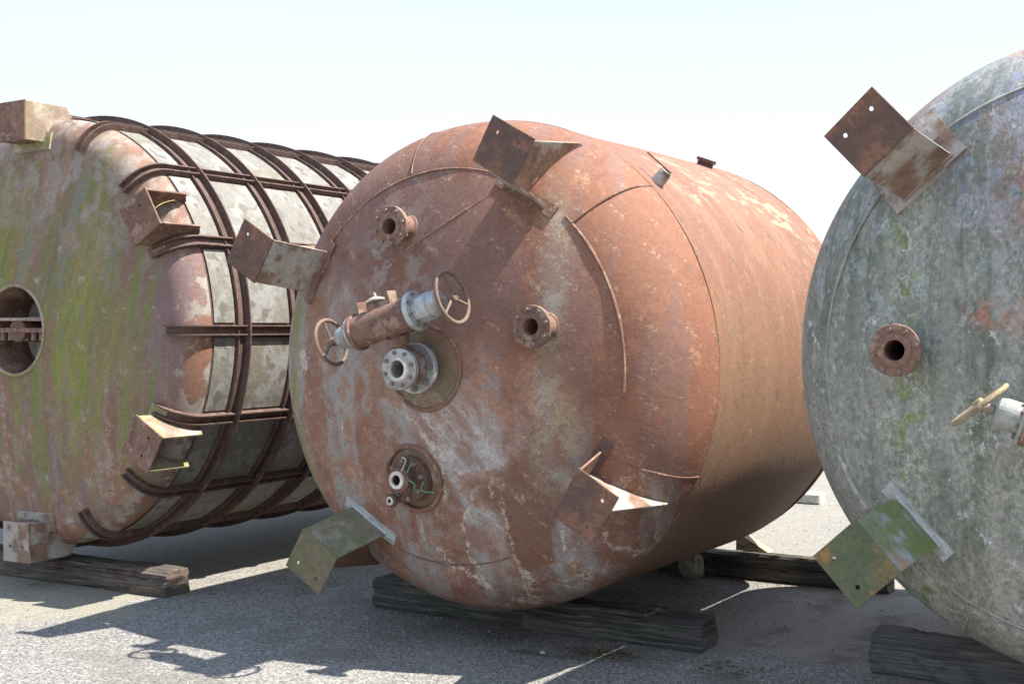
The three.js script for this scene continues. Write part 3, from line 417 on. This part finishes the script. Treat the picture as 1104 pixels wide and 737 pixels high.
// ------------------------------------------------------------------ rusty tank in the middle
const CC = [-0.096, 1.45, -6.826];
{
  const R = 1.275, cy = CC[1], ds = dish(R, 0.45, 2.55), len = 2.08, t = tankGroup('steel_tank', CC, R, cy);
  const mHead = mat(tCenterHead, 0.0012, 0.8), mShell = mat(tCenterShell, 0.0012, 0.72);
  raise(mesh('front_head', pierce(headGeo(ds), [[-0.18, 0.69, 0.045], [0.63, 0.20, 0.045]]), mHead, t, true), cy);
  raise(mesh('shell', shellGeo(R, len), mShell, t, true), cy);
  const bh = raise(mesh('rear_head', headGeo(ds, 0, 120, -1), mHead, t, true), cy); bh.position.z = -len;
  const w = (n, g, m = M.weld) => raise(mesh(n, g, m, t), cy);
  w('weld_seam', crownBead(ds, 0.985, 1.25, 2.5, 0.006)); w('weld_seam', crownBead(ds, 0.985, -0.1, 0.82, 0.0075)); w('weld_seam', crownBead(ds, 0.985, 4.0, 5.1, 0.0042)); w('weld_seam', (() => { const pts = []; for (let i = 0; i < 90; i++) { const a = i / 90 * 2 * Math.PI; pts.push(new THREE.Vector3(R * Math.cos(a), R * Math.sin(a), 0)); } return bead(pts, 0.0038, true); })());
  for (const a of [44, -24]) w('weld_seam', meridian(ds, a * Math.PI / 180, 0.985, R, 0.006)); w('weld_seam', meridian(ds, 1.8, 1.0, R, 0.004));
  const ch = []; for (let i = 0; i <= 10; i++) ch.push(surf(ds, -0.16 + 0.5 * i / 10, 0.58 + 0.29 * i / 10, 0.001)); w('weld_seam', bead(ch, 0.0045));
  legSmooth(t, ds, 60.5 * Math.PI / 180, 0.945, 0.79, [M.rustDark, M.rustGrey, M.rustGrey, M.rustMid], 'dark rusty leg at the top of the tank');
  legSmooth(t, ds, 149 * Math.PI / 180, 0.945, 0.79, [M.rustDark, M.rustGrey, M.rustMid, M.rustMid], 'rusty leg with worn grey paint, reaching over the left edge');
  legSmooth(t, ds, -120.5 * Math.PI / 180, 0.925, 0.79, [M.footOlive, M.legOlive, M.rustDark, M.paleEdge], 'moss green leg hanging at lower left');
  legSmooth(t, ds, -30.5 * Math.PI / 180, 0.945, 0.79, [M.rustDark, M.rustMid, M.rustGrey, M.rustDark], 'rusty leg at lower right with a sunlit plate');
  nozzle(t, ds, -0.18, 0.69, 0.665, 0.102, M.rustMid, M.rustMid); nozzle(t, ds, 0.63, 0.20, 0.665, 0.10, M.rustMid, M.rustMid);
  valve(t, ds, new THREE.Vector3(-0.035, 0.232, 0.835), new THREE.Vector3(0.955, 0.28, 0.0), [M.rustMid, M.weld, M.rustMid], 'brown two ended valve with two handwheels');
  // lower inlet in its shallow ring
  const lo = grp('drain_nozzle', t); lo.position.set(-0.112, cy - 0.55, 0); const z = ds.z(0.56);
  mesh('recess_rim', new THREE.TorusGeometry(0.165, 0.013, 8, 48).rotateX(0.21).rotateY(-0.045).translate(0, 0, z), M.weld, lo);
  mesh('cover_flange', disc(0.114, z - 0.02, z + 0.055, 32), M.rustDark, lo); boltRing(lo, 8, 0.094, z + 0.063, 0.013, 0.028);
  mesh('pipe_stub', disc(0.048, z + 0.04, z + 0.13, 26, 0.03).translate(0, 0.005, 0), M.rustDark, lo); mesh('stub_flange', disc(0.064, z + 0.115, z + 0.135, 28, 0.03).translate(0, 0.005, 0), M.rustDark, lo); mesh('gasket', turned([[0.026, z + 0.135], [0.045, z + 0.135], [0.043, z + 0.148], [0.026, z + 0.148], [0.026, z + 0.135]], 26).translate(0, 0.005, 0), M.white, lo);
  mesh('small_stub', disc(0.020, z - 0.03, z + 0.09, 18, 0.011).translate(-0.07, -0.105, 0), M.rustMid, lo); mesh('small_flange', disc(0.034, z + 0.08, z + 0.1, 22, 0.011).translate(-0.07, -0.105, 0), M.rustDark, lo); mesh('gasket', turned([[0.011, z + 0.1], [0.022, z + 0.1], [0.021, z + 0.109], [0.011, z + 0.109], [0.011, z + 0.1]], 20).translate(-0.07, -0.105, 0), M.white, lo);
  const V = (x, y, q) => new THREE.Vector3(x, y, z + q);
  mesh('loose_wire', new THREE.TubeGeometry(new THREE.CatmullRomCurve3([V(0.02, 0.1, 0.05), V(0.06, 0.09, 0.1), V(0.05, 0.02, 0.13), V(0.09, -0.01, 0.12), V(0.075, -0.05, 0.1)]), 30, 0.0035, 6), M.wire, lo); mesh('loose_wire', new THREE.TubeGeometry(new THREE.CatmullRomCurve3([V(0.1, -0.02, 0.05), V(0.13, 0.0, 0.1), V(0.12, -0.04, 0.1), V(0.18, -0.05, 0.08)]), 24, 0.003, 6), M.wire, lo);
  mesh('tie_wire', new THREE.TubeGeometry(new THREE.CatmullRomCurve3([V(-0.02, 0.11, 0.07), V(0.04, 0.1, 0.12), V(0.03, 0.05, 0.14)]), 20, 0.0035, 6), M.white, lo);
  // fittings on the shell
  const sh = grp('shell_coupling', t); sh.position.set(R * Math.cos(0.80), cy + R * Math.sin(0.80), -0.12); sh.rotation.z = 0.80 - Math.PI / 2;
  mesh('sleeve', new THREE.CylinderGeometry(0.034, 0.037, 0.07, 20).translate(0, 0.022, 0), M.silver, sh); mesh('lid', new THREE.CylinderGeometry(0.028, 0.034, 0.02, 20).translate(0, 0.066, 0), M.bolt, sh); mesh('latch_bar', bev(0.17, 0.008, 0.012, 0.002).rotateZ(0.05).translate(-0.06, 0.079, 0), M.rustDark, sh);
  const vt = grp('vent_stub', t); vt.position.set(R * Math.cos(1.2), cy + R * Math.sin(1.2), -1.68); vt.rotation.z = 1.2 - Math.PI / 2; mesh('stub', new THREE.CylinderGeometry(0.05, 0.05, 0.06, 20).translate(0, 0.01, 0), M.rustDark, vt); mesh('stub_flange', new THREE.CylinderGeometry(0.062, 0.062, 0.02, 24).translate(0, 0.035, 0), M.rustDark, vt);
  tag(t, 'rust brown smooth steel tank in the middle, with a two handwheel valve', 'tank', 'steel tanks lying in a row'); delete t.userData.cy;
}
// ------------------------------------------------------------------ grey green tank at the right
const CR = [2.442, 1.529, -5.16];
{
  const R = 1.31, cy = CR[1], ds = dish(R, 0.46, 2.62), len = 2.3, t = tankGroup('steel_tank', CR, R, cy);
  const mHead = mat(tRightHead, 0.0012, 0.78), mShell = mat(tCenterShell, 0.0012, 0.75);
  raise(mesh('front_head', pierce(headGeo(ds), [[-0.735, 0.03, 0.046]]), mHead, t, true), cy); raise(mesh('shell', shellGeo(R, len), mShell, t, true), cy);
  raise(mesh('rear_head', headGeo(ds, 0, 120, -1), mHead, t, true), cy).position.z = -len;
  const w = g => raise(mesh('weld_seam', g, M.weldGrey, t), cy); w(crownBead(ds, 1.085, 0, 2 * Math.PI, 0.0055));
  for (const a of [100, 243, 316, 28]) w(meridian(ds, a * Math.PI / 180, 1.085, R, 0.006));
  legSmooth(t, ds, 133 * Math.PI / 180, 0.97, 0.79, [M.rustDark, M.rustGrey, M.rustMid, M.rustGrey], 'dark rusty leg sticking up at upper left', 0.22);
  legSmooth(t, ds, -137 * Math.PI / 180, 0.95, 0.78, [M.footDarkGreen, M.mossBlue, M.rustMid, M.paleEdge], 'green and pale blue flaking leg at lower left');
  legSmooth(t, ds, 43 * Math.PI / 180, 0.96, 0.80, [M.rustDark, M.rustGrey, M.rustMid, M.rustGrey]); legSmooth(t, ds, -47 * Math.PI / 180, 0.96, 0.80, [M.mossSteel, M.mossSteel, M.rustMid, M.weldGrey]);
  nozzle(t, ds, -0.735, 0.03, 0.655, 0.102, M.rustMid, M.rustDark);
  valve(t, ds, new THREE.Vector3(-0.015, -0.285, 0.80), new THREE.Vector3(0.93, -0.33, -0.16), [M.rustMid, M.weldGrey, M.rustGrey], 'valve with a pale handwheel turned edge on', M.valveGrey, M.wheelPale, new THREE.Vector3(0.60, -0.78, -0.13));
  tag(t, 'grey green lichen stained steel tank cut off by the right edge', 'tank', 'steel tanks lying in a row'); delete t.userData.cy;
}
// ------------------------------------------------------------------ ribbed tank at the left
const CL = [-2.81, 1.617, -8.6];
{
  const R = 1.366, cy = CL[1], ds = dish(R, 0.18, 9.0), len = 4.1, Z0 = 0.235, t = tankGroup('ribbed_tank', CL, R, cy);  // unseen rear of this shell made longer to block light and darken the underside
  const mHead = mat(tLeftHead, 0.0012, 0.82), N = 16, HR = 0.285, MX = -0.10;
  raise(mesh('front_head', pierce(headGeo(ds), [[MX, 0.01, HR, 56]]), mHead, t, true), cy); raise(mesh('shell', (() => { const g = shellGeo(R, len, 128, 12); const uv = g.attributes.uv; for (let i = 0; i < uv.count; i++) uv.setXY(i, uv.getX(i) * 11, uv.getY(i) * 3.4); return g; })(), M.ribBrown, t, true), cy);
  raise(mesh('rear_head', headGeo(ds, 0, 96, -1), mHead, t, true), cy).position.z = -len;
  // open manhole: wall, floor, rim, agitator coupling
  const mh = grp('manhole', t); mh.position.set(MX, cy + 0.01, 0); const az = ds.z(HR) + 0.004;
  mesh('well', turned([[HR, az], [HR - 0.01, az - 0.32], [0.0001, az - 0.32], [0.0001, az - 0.335], [HR + 0.004, az - 0.335], [HR + 0.006, az - 0.02]], 48), M.rustMid, mh); mesh('rim', new THREE.TorusGeometry(HR, 0.012, 8, 56).translate(0, 0, az), M.mossBrown, mh);
  mesh('shaft', disc(0.075, az - 0.33, az - 0.02, 24), M.rustDark, mh); mesh('upper_clamp', bev(0.5, 0.022, 0.24).translate(0.02, 0.07, az - 0.12), M.rustGrey, mh); mesh('lower_clamp', bev(0.5, 0.03, 0.24).translate(0.02, 0.0, az - 0.13), M.rustMid, mh); mesh('coupling_disc', disc(0.085, az - 0.2, az - 0.17, 28).translate(0.16, 0.10, 0), M.rustGrey, mh); mesh('seal_plate', disc(0.25, az - 0.31, az - 0.28, 40), M.weldGrey, mh);
  for (let i = 0; i < 6; i++) { const b = bolt(mh, -0.19 + i * 0.076, -0.035, az - 0.06, 0.02, 0.06, M.bolt); b.rotation.set(Math.PI / 2, 0, 0.2); }
  // channel section ribs: along the shell and round the rim, then hoops
  const path = []; for (let i = 0; i <= 6; i++) { const r = ds.rc - 0.02 + 0.02 * i / 6 - 0.0001; path.push([r, ds.z(r), ...ds.nrm(r)]); }
  const t0 = Math.asin(ds.nrm(ds.rc)[0]); for (let i = 1; i <= 10; i++) { const a = t0 + (Math.PI / 2 - t0) * i / 10; path.push([R - 0.18 + 0.18 * Math.sin(a), 0.18 * Math.cos(a), Math.sin(a), Math.cos(a)]); } path.push([R, -1.2, 1, 0], [R, -2.6, 1, 0], [R, -len + 0.02, 1, 0]);
  const Hh = 0.042, sec = [[-0.031, -0.01], [0.031, -0.01], [0.031, Hh], [0.022, Hh], [0.022, 0.012], [-0.022, 0.012], [-0.022, Hh], [-0.031, Hh]];
  const rib = (() => {
    const tris = []; const pt = (q, s) => [q[0] + q[2] * s[1], s[0], q[1] + q[3] * s[1]];
    for (let i = 0; i < path.length - 1; i++) for (let j = 0; j < sec.length; j++) { const a = pt(path[i], sec[j]), b = pt(path[i], sec[(j + 1) % 8]), c = pt(path[i + 1], sec[(j + 1) % 8]), d = pt(path[i + 1], sec[j]); tris.push(...a, ...c, ...b, ...a, ...d, ...c); }
    for (const q of [path[0], path[path.length - 1]]) for (const f of [[0, 1, 4, 5], [1, 2, 3, 4], [0, 5, 6, 7]]) { const [a, b, c, d] = f.map(k => pt(q, sec[k])); tris.push(...a, ...b, ...c, ...a, ...c, ...d); }
    const g = new THREE.BufferGeometry(); g.setAttribute('position', new THREE.Float32BufferAttribute(tris, 3)); g.computeVertexNormals(); return triUV(g);
  })();
  for (let i = 0; i < N; i++) { const o = raise(mesh('rib', rib, M.ribBrown, t, true), cy); o.rotation.z = (i * 22.5 + 0.5) * Math.PI / 180; }
  const zs = [0, 1, 2, 3, 4, 5, 6, 7].map(k => -0.485 * k).map(z => z - Z0), RO = R + 0.06, hs = [[R - 0.01, -0.04], [RO, -0.04], [RO, -0.030], [R + 0.013, -0.030], [R + 0.013, 0.026], [R + 0.026, 0.026], [R + 0.026, 0.034], [R - 0.01, 0.034], [R - 0.01, -0.04]];
  const hoop = triUV(turned(hs, 128)); for (const z of zs) { const o = raise(mesh('hoop', hoop, M.ribBrown, t, true), cy); o.position.z = z; }
  // grey sheet panels in every bay
  const pv = [0, 1, 2, 3].map(k => { const pos = [], uv = [], idx = [], a0 = 0.033, a1 = Math.PI / 8 - 0.033, n = 6; for (let i = 0; i <= n; i++) for (const z of [-0.048, -0.437]) { const a = a0 + (a1 - a0) * i / n; pos.push((R + 0.008) * Math.cos(a), (R + 0.008) * Math.sin(a), z); uv.push(a * R / TILE + k * 0.27, z / TILE + k * 0.41); } for (let i = 0; i < n; i++) idx.push(i * 2, i * 2 + 1, i * 2 + 2, i * 2 + 1, i * 2 + 3, i * 2 + 2); const g = new THREE.BufferGeometry(); g.setAttribute('position', new THREE.Float32BufferAttribute(pos, 3)); g.setAttribute('uv', new THREE.Float32BufferAttribute(uv, 2)); g.setIndex(idx); g.computeVertexNormals(); return g; });
  const fp = (() => { const pos = [], uv = [], idx = [], a0 = 0.033, a1 = Math.PI / 8 - 0.033, n = 6; for (let i = 0; i <= n; i++) for (const z of [-0.015, -Z0 + 0.048]) { const a = a0 + (a1 - a0) * i / n; pos.push((R + 0.007) * Math.cos(a), (R + 0.007) * Math.sin(a), z); uv.push(a * R / TILE, z / TILE); } for (let i = 0; i < n; i++) idx.push(i * 2, i * 2 + 1, i * 2 + 2, i * 2 + 1, i * 2 + 3, i * 2 + 2); const g = new THREE.BufferGeometry(); g.setAttribute('position', new THREE.Float32BufferAttribute(pos, 3)); g.setAttribute('uv', new THREE.Float32BufferAttribute(uv, 2)); g.setIndex(idx); g.computeVertexNormals(); return g; })();
  for (let i = 0; i < N; i++) { const o = raise(mesh('panel', fp, panelMats[i % 3], t, true), cy); o.rotation.z = (i * 22.5 + 0.5) * Math.PI / 180; }
  for (let i = 0; i < N; i++) for (let j = 0; j < 7; j++) { const o = raise(mesh('panel', pv[Math.floor(R0() * 4)], panelMats[Math.floor(R0() * 3)], t, true), cy); o.rotation.z = (i * 22.5 + 0.5) * Math.PI / 180; o.position.z = zs[j]; }
  t.position.addScaledVector(D, -Z0);
  const names = { 90: 'yellow green box leg at the top of the tank', 30: 'open box leg with a yellow wire inside', '-30': 'open box leg with a sunlit green top plate', '-90': 'grey box leg almost touching the timber' };
  [90, 30, -30, -90, -150, 150].forEach(ph => {
    const g = grp('support_leg', t); g.position.y = cy; g.rotation.z = (ph + 0.5) * Math.PI / 180; const r = 1.315, S0 = 0.565 - Z0, W = 0.245, th = 0.013, zi = ds.z(r - W / 2) - 0.05;
    const mA = ph === 90 || ph === -30 ? M.mossBrown : ph === -90 ? M.rustGrey : M.rustMid;
    const e = endPlate(W, W, th, [[0.03, 0.06, 0.0105], [0.03, -0.06, 0.0105]]); e.translate(r, 0, S0); mesh('foot_plate', e, ph === -90 ? M.rustGrey : M.rustMid, g);
    for (const s of [-1, 1]) { const f = plateXZ([[r - W / 2 + 0.003, zi], [r - W / 2 + 0.003, S0], [r + W / 2 - 0.003, S0], [r + W / 2 - 0.003, 0.02], [r + W / 2 - 0.03, 0.005], [R - 0.03, -0.06]], s * (W / 2 - 0.01), th); mesh('side_plate', f, mA, g); }
    const iw = bev(th, W - 0.036, S0 - zi); iw.translate(r - W / 2 + 0.012, 0, (S0 + zi) / 2); mesh('back_plate', iw, M.rustMid, g);
    mesh('pad_plate', padGeo(ds, r - W / 2 - 0.05, r - W / 2 + 0.06, W + 0.1), mA, g);
    if (ph === 30) mesh('loose_wire', new THREE.TubeGeometry(new THREE.CatmullRomCurve3([[1.25, -0.05, 0.19], [1.33, -0.02, 0.31], [1.40, 0.03, 0.25], [1.40, 0.08, 0.11], [1.37, 0.1, 0.05]].map(v => new THREE.Vector3(...v))), 30, 0.003, 6), M.wireYellow, g);
    if (names[ph]) g.userData.label = names[ph];
  });
  tag(t, 'ribbed steel tank with green streaked front and open manhole at the left', 'tank', 'steel tanks lying in a row'); delete t.userData.cy;
}

// ------------------------------------------------------------------ timbers and small things
function woodTex(c0, c1, c2, seed) { return paint(1024, 256, (u, v, o) => { const w = S(TC, u * 2, v + seed) - 0.5, g = S(TA, u * 0.5 + seed, v * 1.5 + w * 0.06), h = S(TB, u * 0.7, v * 3 + seed + w * 0.05), k = S(TC, u * 2, v * 0.7 + seed), f = S(TF, u * 0.22, v * 1.6 + w * 0.02), e = S(TA, u * 9, v * 2.2 + seed); set(o, c0); mx(o, c1, sst(0.36, 0.66, g * 0.35 + h * 0.3 + f * 0.35)); mx(o, c2, 0.7 * sst(0.54, 0.68, k * 0.6 + e * 0.4)); const cr = sst(0.27, 0.2, h * 0.7 + f * 0.3); mx(o, [0.125, 0.118, 0.108], 0.45 * sst(0.58, 0.72, f * 0.6 + k * 0.4)); mul(o, (0.6 + 0.8 * f) * (1 - 0.6 * cr)); o[3] = 0.3 * h + 0.7 * f - 0.4 * cr; }); }
const wood = [mat(woodTex([0.046, 0.045, 0.044], [0.078, 0.074, 0.068], [0.042, 0.05, 0.036], 0.1), 0.0035, 0.9), mat(woodTex([0.062, 0.054, 0.047], [0.105, 0.088, 0.072], [0.14, 0.09, 0.065], 0.4), 0.0035, 0.9), mat(woodTex([0.08, 0.08, 0.078], [0.13, 0.13, 0.125], [0.06, 0.06, 0.06], 0.7), 0.0035, 0.9), mat(woodTex([0.05, 0.047, 0.043], [0.08, 0.072, 0.06], [0.10, 0.09, 0.07], 0.25), 0.0035, 0.9)];
const grainLight = mat(woodTex([0.42, 0.33, 0.22], [0.5, 0.40, 0.27], [0.33, 0.25, 0.17], 0.55), 0.002, 0.8);
function beamGeo(L, H, W, seed) {                            // along x, base at y = 0, worn corners and splits
  const g = new THREE.BoxGeometry(L, H, W, 70, 8, 10), p = g.attributes.position, v = new THREE.Vector3();
  for (let i = 0; i < p.count; i++) {
    v.fromBufferAttribute(p, i); const ex = Math.abs(v.x) / (L / 2), ey = v.y / (H / 2), ez = v.z / (W / 2);
    const corner = Math.max(0, Math.abs(ey) + Math.abs(ez) - 1.8) * 0.02 * (0.3 + 2 * S(TC, v.x * 0.8 + seed, ez * 0.3)) + Math.max(0, ex - 0.985) * 0.35 * (Math.abs(ey) + Math.abs(ez)) * 0.5;
    v.y -= Math.sign(ey) * corner; v.z -= Math.sign(ez) * corner;
    const n1 = S(TA, v.x * 0.5 + seed, ey * 0.13 + ez * 0.21 + seed) - 0.5, n2 = S(TB, v.x * 1.5 + seed, ey * 0.4 + ez * 0.5) - 0.5;
    v.y += (n1 * 0.012 + n2 * 0.009) * (ey > -0.9 ? 1 : 0) + 0.0; v.z += n1 * 0.014 + n2 * 0.009 + 0.012 * Math.sin(v.x * 1.3 + seed * 9);
    const split = Math.exp(-(((ey - 0.25 * Math.sin(seed * 20) - 0.1 * Math.sin(v.x * 3)) / 0.16) ** 2)) * (Math.abs(ez) > 0.95 ? 1 : 0); v.z -= Math.sign(ez) * split * 0.018 * sst(0.3, 0.6, S(TC, v.x * 0.4 + seed, 0.2));
    if (ex > 0.98) v.x -= Math.sign(v.x) * 0.03 * S(TC, ey * 0.22 + seed, ez * 0.22); if (ey > 0.9) v.y -= 0.022 * sst(0.56, 0.64, S(TB, v.x * 0.35 + seed * 3, ez * 0.08 + seed));
    p.setXYZ(i, v.x, Math.max(-H / 2, v.y), v.z);
  }
  g.translate(0, H / 2, 0); const q = g.toNonIndexed(); q.computeVertexNormals();
  const pos = q.attributes.position, nn = q.attributes.normal, uv = new Float32Array(pos.count * 2);
  for (let i = 0; i < pos.count; i++) { const up = Math.abs(nn.getY(i)) > 0.6, end = Math.abs(nn.getX(i)) > 0.7; uv[i * 2] = end ? pos.getY(i) * 0.5 : pos.getX(i) / 2; uv[i * 2 + 1] = (up ? pos.getZ(i) : pos.getY(i) + 0.3) / 0.5 + seed; }
  q.setAttribute('uv', new THREE.BufferAttribute(uv, 2)); return q;
}
function toWorld(p, s, y = 0) { return new THREE.Vector3(CC[0], y, CC[2]).addScaledVector(P, p).addScaledVector(D, s); }
function beam(p0, p1, s, H, W, m, seed, label, skew = 0) { const o = mesh('timber_sleeper', beamGeo(p1 - p0, H, W, seed), m, scene, true); o.position.copy(toWorld((p0 + p1) / 2, s)); o.rotation.y = -YAW + skew; return tag(o, label, 'sleeper', 'timber sleepers under the tanks'); }
beam(-1.05, 1.06, 0.40, 0.178, 0.21, wood[0], 0.13, 'dark weathered timber sleeper under the front of the middle tank', 0.01);
beam(-4.5, -2.25, -0.12, 0.158, 0.22, wood[1], 0.37, 'brown split timber sleeper under the ribbed tank at the left', 0.03);
beam(1.86, 4.2, 0.50, 0.20, 0.22, wood[2], 0.58, 'grey cracked timber sleeper under the right tank', 0);
beam(-0.95, 1.45, 2.36, 0.175, 0.2, wood[3], 0.81, 'black timber sleeper in shade under the rear of the middle tank', 0);
{ // wedge and stone chock on and before the rear beam
  const s = new THREE.Shape(); s.moveTo(0, 0); s.lineTo(0.22, 0); s.lineTo(0.03, 0.10); s.lineTo(0, 0.10); s.closePath(); const g = new THREE.ExtrudeGeometry(s, { depth: 0.09, bevelEnabled: true, bevelSize: 0.003, bevelThickness: 0.003, bevelSegments: 1 });
  const o = mesh('wedge', g, grainLight, scene); o.position.copy(toWorld(0.42, 2.40, 0.178)); o.rotation.y = -YAW; tag(o, 'small light wood wedge on the rear black sleeper', 'wedge');
  const st = new THREE.IcosahedronGeometry(0.1, 4), p = st.attributes.position; for (let i = 0; i < p.count; i++) { const x = p.getX(i), y = p.getY(i), z = p.getZ(i), k = 1 + 0.5 * (S(TA, x * 2.2 + 0.4, y * 2.2 + z * 1.3) - 0.5); p.setXYZ(i, x * k * 0.85, Math.max(-0.085, y * k * 1.15), z * k * 0.9); } st.computeVertexNormals(); st.translate(0, 0.085, 0);
  const q = mesh('stone_chock', st, mat(generic([0.22, 0.2, 0.165], [0.30, 0.275, 0.23], 0.5, [0.15, 0.13, 0.11], 0.77), 0.004, 0.95), scene); q.position.copy(toWorld(0.18, 2.12)); tag(q, 'rounded stone on the ground before the rear black sleeper', 'stone');
}
{ // pale concrete kerb stone far behind the gap
  const g = bev(0.34, 0.10, 0.2, 0.015); g.translate(0, 0.05, 0); const o = mesh('concrete_block', g, mat(generic([0.42, 0.41, 0.38], [0.5, 0.49, 0.46], 0.5, [0.32, 0.3, 0.27], 0.9), 0.003, 0.95), scene); o.position.set(2.76, -0.004, -12.2); o.rotation.y = -0.5; tag(o, 'pale concrete block on the sunlit ground behind the tanks', 'block');
}
{ // grit, pebbles and bark scraps lying loose
  const geo = new THREE.IcosahedronGeometry(1, 0), gm = new THREE.MeshStandardMaterial({ color: 0xffffff, roughness: 0.95 }), n = 9000, im = new THREE.InstancedMesh(geo, gm, n), m = new THREE.Matrix4(), q = new THREE.Quaternion(), e = new THREE.Euler(), c = new THREE.Color(), r = rng(77);
  for (let i = 0; i < n; i++) {
    const z = -4.6 - Math.pow(r(), 1.4) * 6.5, x = (r() - 0.5) * 2 * (-z) * 0.46, k = 0.0016 + 0.0038 * Math.pow(r(), 3); e.set(r() * 6, r() * 6, r() * 6); q.setFromEuler(e);
    m.compose(new THREE.Vector3(x, k * 0.45, z), q, new THREE.Vector3(k * (0.8 + r() * 0.7), k * (0.6 + 0.4 * r()), k * (0.8 + r() * 0.7))); im.setMatrixAt(i, m); const t = r(); (() => { const w = r(); t < 0.6 ? c.setRGB(0.24 + 0.12 * w, 0.235 + 0.115 * w, 0.22 + 0.11 * w) : t < 0.9 ? c.setRGB(0.13, 0.128, 0.12) : c.setRGB(0.42, 0.40, 0.37); })(); im.setColorAt(i, c);
  }
  im.name = 'grit'; im.castShadow = im.receiveShadow = true; scene.add(im); tag(im, 'loose grit scattered over the asphalt yard', 'grit', null, 'stuff');
  const pg = new THREE.IcosahedronGeometry(0.022, 2), pp = pg.attributes.position; for (let i = 0; i < pp.count; i++) { const k = 0.8 + 0.5 * S(TB, pp.getX(i) * 9, pp.getY(i) * 9 + pp.getZ(i) * 5); pp.setXYZ(i, pp.getX(i) * k * 1.2, Math.max(-0.012, pp.getY(i) * k * 0.7), pp.getZ(i) * k); } pg.computeVertexNormals(); pg.translate(0, 0.012, 0);
  const pb = mesh('pebble', pg, M.white, scene); pb.position.set(0.155, 0, -6.53); pb.scale.setScalar(0.6); tag(pb, 'white pebble on the shaded asphalt before the middle sleeper', 'pebble');
  const bg = new THREE.PlaneGeometry(1, 1, 3, 2), bp = bg.attributes.position; for (let i = 0; i < bp.count; i++) bp.setZ(i, 0.18 * Math.sin(bp.getX(i) * 3) + 0.1 * Math.sin(bp.getY(i) * 5)); bg.rotateX(-Math.PI / 2); bg.computeVertexNormals();
  const bn = 260, bm = new THREE.InstancedMesh(bg, new THREE.MeshStandardMaterial({ color: 0xffffff, roughness: 0.95, side: THREE.DoubleSide }), bn);
  for (let i = 0; i < bn; i++) { const g2 = () => r() + r() + r() - 1.5, w = toWorld((i % 3 ? 0.62 : 1.3) + g2() * 0.22, (i % 3 ? 0.05 : 0.12) + g2() * 0.13); e.set((r() - 0.5) * 0.5, r() * 6.28, (r() - 0.5) * 0.5); q.setFromEuler(e); const k = 0.006 + 0.016 * r() * r(); m.compose(new THREE.Vector3(w.x, k * 0.25, w.z), q, new THREE.Vector3(k * 1.6, k, k)); bm.setMatrixAt(i, m); c.setRGB(0.09 + 0.12 * r(), 0.075 + 0.08 * r(), 0.05 + 0.04 * r()); bm.setColorAt(i, c); }
  bm.name = 'bark_scraps'; bm.castShadow = bm.receiveShadow = true; scene.add(bm); tag(bm, 'brown bark scraps and dead leaves beside the middle sleeper', 'litter', null, 'stuff');
}
renderer.render(scene, camera);
